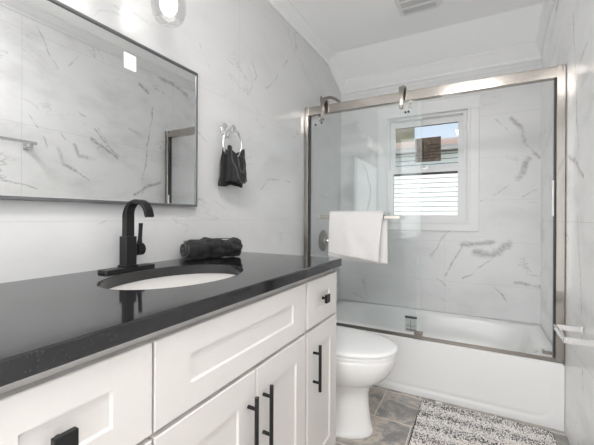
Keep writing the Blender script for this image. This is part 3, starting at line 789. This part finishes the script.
b = newbm(); loft(b, [[(XL + .0264, .766 + a, 1.653 + c) for a, c in rrect(.048, .056, .004)], [(XL + .0268, .766 + a, 1.653 + c) for a, c in rrect(.048, .056, .004)]]); obj('paper', b, M['sticker'], stk)
b = newbm()
for k in range(5): bx(b, XL + .0268, XL + .02695, .752, .782 - .004 * (k % 2), 1.637 + k * .008, 1.6385 + k * .008)
obj('print', b, M['print'], stk)

# ------------------------------------------------------------------ towel ring with black hand towel
RY, RZ = 1.335, 1.465
tr = thing('towel_ring', 'round chrome towel ring on left wall beside the mirror', 'towel ring', (XL, 1.31, 1.55))
b = newbm(); lathe(b, [(.033, .001), (.034, .006), (.029, .011), (.014, .015), (.012, .040), (.019, .043), (.019, .058), (.011, .063)], (XL, 1.304, 1.537), (1, 0, 0), 28); obj('mount', b, M['chrome'], tr, smooth=True)
b = newbm(); path = [(XL + .050 + .004 * math.cos(a), RY - .028 + .070 * math.sin(a), RZ + .074 * math.cos(a)) for a in [2 * PI * i / 64 for i in range(64)]]
rings = []
for i, p in enumerate(path):
    c = Vector(p); dr = (c - Vector((XL + .05, RY - .028, RZ))).normalized()
    rings.append([c + dr * .0058 * math.cos(q) + Vector((1, 0, 0)) * .0058 * math.sin(q) for q in [2 * PI * k / 10 for k in range(10)]])
rings.append(rings[0]); loft(b, rings, False, False); bmesh.ops.remove_doubles(b, verts=b.verts[:], dist=1e-6); obj('ring', b, M['chrome'], tr, smooth=True)

def hand_towel():
    t = thing('hand_towel', 'small charcoal hand towel hanging folded through the chrome ring', 'towel', (XL + .05, RY, 1.40))
    def sheet(xo, yc_top, w_top, yc_bot, w_bot, zt, zb_l, zb_r, seed, th=.012, curl=.02):
        b = newbm(); nu, nv = 30, 34; G = []
        for j in range(nv + 1):
            v_ = j / nv; row = []
            for i in range(nu + 1):
                u = i / nu - .5
                w = w_top + (w_bot - w_top) * (v_ ** .8); yc = yc_top + (yc_bot - yc_top) * v_
                zbt = zb_l + (zb_r - zb_l) * (i / nu)
                z = zt + (zbt - zt) * v_ - .010 * math.cos(u * PI) * (1 - v_) + .006 * math.sin(u * 7 + seed)
                z -= .018 * (1 - v_) ** 2 * math.cos(u * 2 * PI) 
                x = xo + curl * math.cos(u * PI) * (.5 + .5 * v_) * (1 if xo > XL + .05 else -.3) + (math.sin(u * 17 + seed) * .005 + math.sin(u * 31 + seed * 2) * .0022) * (1 - .5 * v_) + noise.noise(Vector((u * 4, v_ * 4, seed))) * .008
                row.append(b.verts.new((x, yc + u * w, z)))
            G.append(row)
        for j in range(nv):
            for i in range(nu): b.faces.new((G[j][i], G[j][i + 1], G[j + 1][i + 1], G[j + 1][i]))
        return b, G
    b, G = sheet(XL + .037, 1.312, .118, 1.312, .168, 1.424, 1.256, 1.262, 1.0)
    obj('back_fold', b, M['black_towel'], t, smooth=True, angle=180, solid=.014)
    b, G = sheet(XL + .066, 1.314, .120, 1.318, .158, 1.426, 1.268, 1.280, 4.0)
    # hems of the front fold drawn as raised cords following the sheet
    def cord(uv):
        bb = newbm(); pts = []
        for k in range(len(uv) - 1):
            for s in range(8):
                f = s / 8; u = uv[k][0] + (uv[k + 1][0] - uv[k][0]) * f; v_ = uv[k][1] + (uv[k + 1][1] - uv[k][1]) * f
                i = min(29, int(u * 30)); j = min(33, int(v_ * 34)); fu = u * 30 - i; fv = v_ * 34 - j
                p = (G[j][i].co * (1 - fu) + G[j][i + 1].co * fu) * (1 - fv) + (G[j + 1][i].co * (1 - fu) + G[j + 1][i + 1].co * fu) * fv
                pts.append(p + Vector((.0085, 0, 0)))
        sweep(bb, pts, circ(.0032, 8)); return bb
    cords = [cord([(.10, .0), (.16, .25), (.30, .55), (.36, .75), (.36, .86), (.50, .95), (.75, .97), (.98, .90)]), cord([(.42, .08), (.50, .35), (.66, .62), (.80, .42), (.92, .10)])]
    obj('front_fold', b, M['black_towel'], t, smooth=True, angle=180, solid=.014)
    for c in cords: obj('hem', c, M['black_hem'], t, smooth=True)
hand_towel()

# ------------------------------------------------------------------ vanity light
vl = thing('vanity_light', 'chrome vanity wall light with clear glass shades above the mirror', 'wall light', (XL, .64, 1.98))
b = newbm(); bx(b, XL + .001, XL + .022, .36, .92, 1.975, 2.045); obj('backplate', b, M['chrome'], vl, bevel=.004)
for y in (.425, .640, .855):
    b = newbm(); sweep(b, [(XL + .02, y, 2.01), (XL + .07, y, 2.012), (XL + .105, y, 2.008), (XL + .118, y, 1.985)], circ(.008, 12)); lathe(b, [(.022, 0), (.024, -.008), (.024, -.034), (.018, -.036)], (XL + .118, y, 1.986)); obj('arm', b, M['chrome'], vl, smooth=True, angle=50)
    b = newbm(); lathe(b, [(.026, 1.962), (.034, 1.955), (.050, 1.925), (.060, 1.890), (.060, 1.860), (.052, 1.832), (.040, 1.820)], (XL + .118, y, 0), n=40, cap0=False, cap1=False); gs = obj('glass_shade', b, M['shade_glass'], vl, smooth=True, angle=80, solid=.003)
    b = newbm(); lathe(b, [(.012, 1.952), (.014, 1.935), (.026, 1.910), (.031, 1.885), (.029, 1.865), (.018, 1.846), (.004, 1.839)], (XL + .118, y, 0), n=28); obj('bulb', b, M['bulb'], vl, smooth=True, angle=80)

# added glowing fill panel (unseen, behind the camera) and exhaust vent
cl = thing('added_fill_panel', 'added square fill panel on the ceiling behind the camera, unseen', 'fill light', (-.06, .195, ZC))
b = newbm(); ringbox(b, -.295, .175, 0, .47, .02, 0, .03); bmesh.ops.transform(b, matrix=Matrix(((1, 0, 0, 0), (0, 0, 1, -.04), (0, -1, 0, ZC - .0005), (0, 0, 0, 1))), verts=b.verts[:]); obj('frame', b, M['trim'], cl, bevel=.002)
b = newbm(); bx(b, -.275, .155, -.02, .41, ZC - .029, ZC - .001); obj('diffuser', b, M['panel'], cl)

ev = thing('exhaust_vent', 'white louvred exhaust fan grille on the ceiling', 'vent', (-.33, 2.2, ZC))
b = newbm()
ring = rrect(.26, .26, .03, 5)
cxv, cyv = -.325, 2.18
loft(b, [[(cxv + a, cyv + c, ZC - .0005) for a, c in ring], [(cxv + a, cyv + c, ZC - .010) for a, c in ring], [(cxv + a * .94, cyv + c * .94, ZC - .022) for a, c in ring]]); obj('cover', b, M['plastic'], ev, smooth=True, angle=30)
for k in range(3):
    b = newbm(); y = cyv - .074 + k * .074
    bx(b, cxv - .100, cxv + .100, y - .024, y + .024, ZC - .0235, ZC - .0215); obj('louvre_slot', b, M['slot'], ev)

# ------------------------------------------------------------------ right wall fittings
tp = thing('toilet_paper_holder', 'empty square chrome toilet paper holder on right wall', 'toilet paper holder', (XR, 1.76, .62))
for y in (1.852, 1.668):
    b = newbm(); bx(b, XR - .095, XR - .008, y - .005, y + .005, .612, .635); p = obj('arm', b, M['chrome'], tp, bevel=.0015)
    b = newbm(); bx(b, XR - .009, XR - .001, y - .014, y + .014, .608, .639); sub('wall_plate', b, M['chrome'], p, bevel=.0015)
b = newbm(); bx(b, XR - .103, XR - .093, 1.663, 1.857, .612, .635); obj('roll_bar', b, M['chrome'], tp, bevel=.0015)

tw = thing('towel_bar', 'long chrome towel bar on right wall, seen only in the mirror', 'towel bar', (XR, .8, 1.57))
b = newbm(); bx(b, XR - .075, XR - .065, .48, 1.115, 1.562, 1.582); obj('bar', b, M['chrome'], tw, bevel=.0015)
for y in (.50, 1.085):
    b = newbm(); bx(b, XR - .066, XR - .001, y - .012, y + .012, 1.545, 1.570); bx(b, XR - .009, XR - .001, y - .022, y + .022, 1.535, 1.580); obj('bracket', b, M['chrome'], tw, bevel=.0015)

# ------------------------------------------------------------------ bath rug
ru = thing('bath_rug', 'grey and white striped chenille bath rug on the slate floor', 'rug', (.03, 1.88, 0))
RX0, RX1, RY0, RY1 = -.285, .352, 1.655, 2.140
rcx, rcy = (RX0 + RX1) / 2, (RY0 + RY1) / 2
ring = rrect(RX1 - RX0, RY1 - RY0, .025, 6)
b = newbm(); loft(b, [[(rcx + a, rcy + c, .0005) for a, c in ring], [(rcx + a, rcy + c, .007) for a, c in ring], [(rcx + a * .985, rcy + c * .985, .009) for a, c in ring]]); obj('backing', b, M['rug_edge'], ru)
b = newbm(); sp0 = .0078
ny = int((RY1 - RY0 - .012) / sp0); nx = int((RX1 - RX0 - .012) / sp0)
for j in range(ny):
    for i in range(nx):
        x = RX0 + .010 + i * sp0 + (sp0 / 2 if j % 2 else 0) + random.uniform(-.0015, .0015); y = RY0 + .010 + j * sp0 + random.uniform(-.0015, .0015)
        ex = max(RX0 + .025 - x, x - (RX1 - .025), 0); ey = max(RY0 + .025 - y, y - (RY1 - .025), 0)
        if math.hypot(ex, ey) > .022: continue
        h = random.uniform(.010, .014); r = random.uniform(.0036, .0046); lx, ly = random.uniform(-.003, .003), random.uniform(-.003, .003)
        a0 = random.uniform(0, PI)
        r0 = [b.verts.new((x + r * math.cos(a0 + k * PI / 2.5), y + r * math.sin(a0 + k * PI / 2.5), .006)) for k in range(5)]
        r1 = [b.verts.new((x + lx + r * .9 * math.cos(a0 + k * PI / 2.5), y + ly + r * .9 * math.sin(a0 + k * PI / 2.5), .006 + h * .65)) for k in range(5)]
        tp_ = b.verts.new((x + lx * 1.3, y + ly * 1.3, .006 + h))
        for k in range(5):
            q = (k + 1) % 5; b.faces.new((r0[k], r0[q], r1[q], r1[k])); b.faces.new((r1[k], r1[q], tp_))
obj('chenille_pile', b, M['rug'], ru, smooth=True, angle=180)['kind'] = 'stuff'
b = newbm(); bx(b, -.205, -.172, RY1 - .004, RY1 + .010, .010, .013); obj('care_tag', b, M['tag'], ru)

# a printed label stuck on the upper window pane
lb = thing('window_label', 'brown printed label stuck on the upper window pane', 'label', (-.36, YB + .068, 1.68))
LY = YB + .0695
b = newbm(); bx(b, -.462, -.258, LY - .0008, LY, 1.578, 1.782); obj('paper', b, M['label'], lb)
b = newbm()
bx(b, -.40, -.392, LY - .0012, LY - .0008, 1.60, 1.75)
for z, xa, xb in ((1.630, -.45, -.27), (1.655, -.39, -.27), (1.682, -.35, -.265), (1.715, -.35, -.262), (1.605, -.44, -.28)): bx(b, xa, xb, LY - .0012, LY - .0008, z, z + .007)
obj('print', b, M['label_dark'], lb)
b = newbm(); sweep(b, [(-.41, LY - .0012, 1.715), (-.39, LY - .0012, 1.745), (-.36, LY - .0012, 1.752), (-.33, LY - .0012, 1.735)], rrect(.012, .0008, .0003)); obj('green_print', b, M['label_green'], lb)
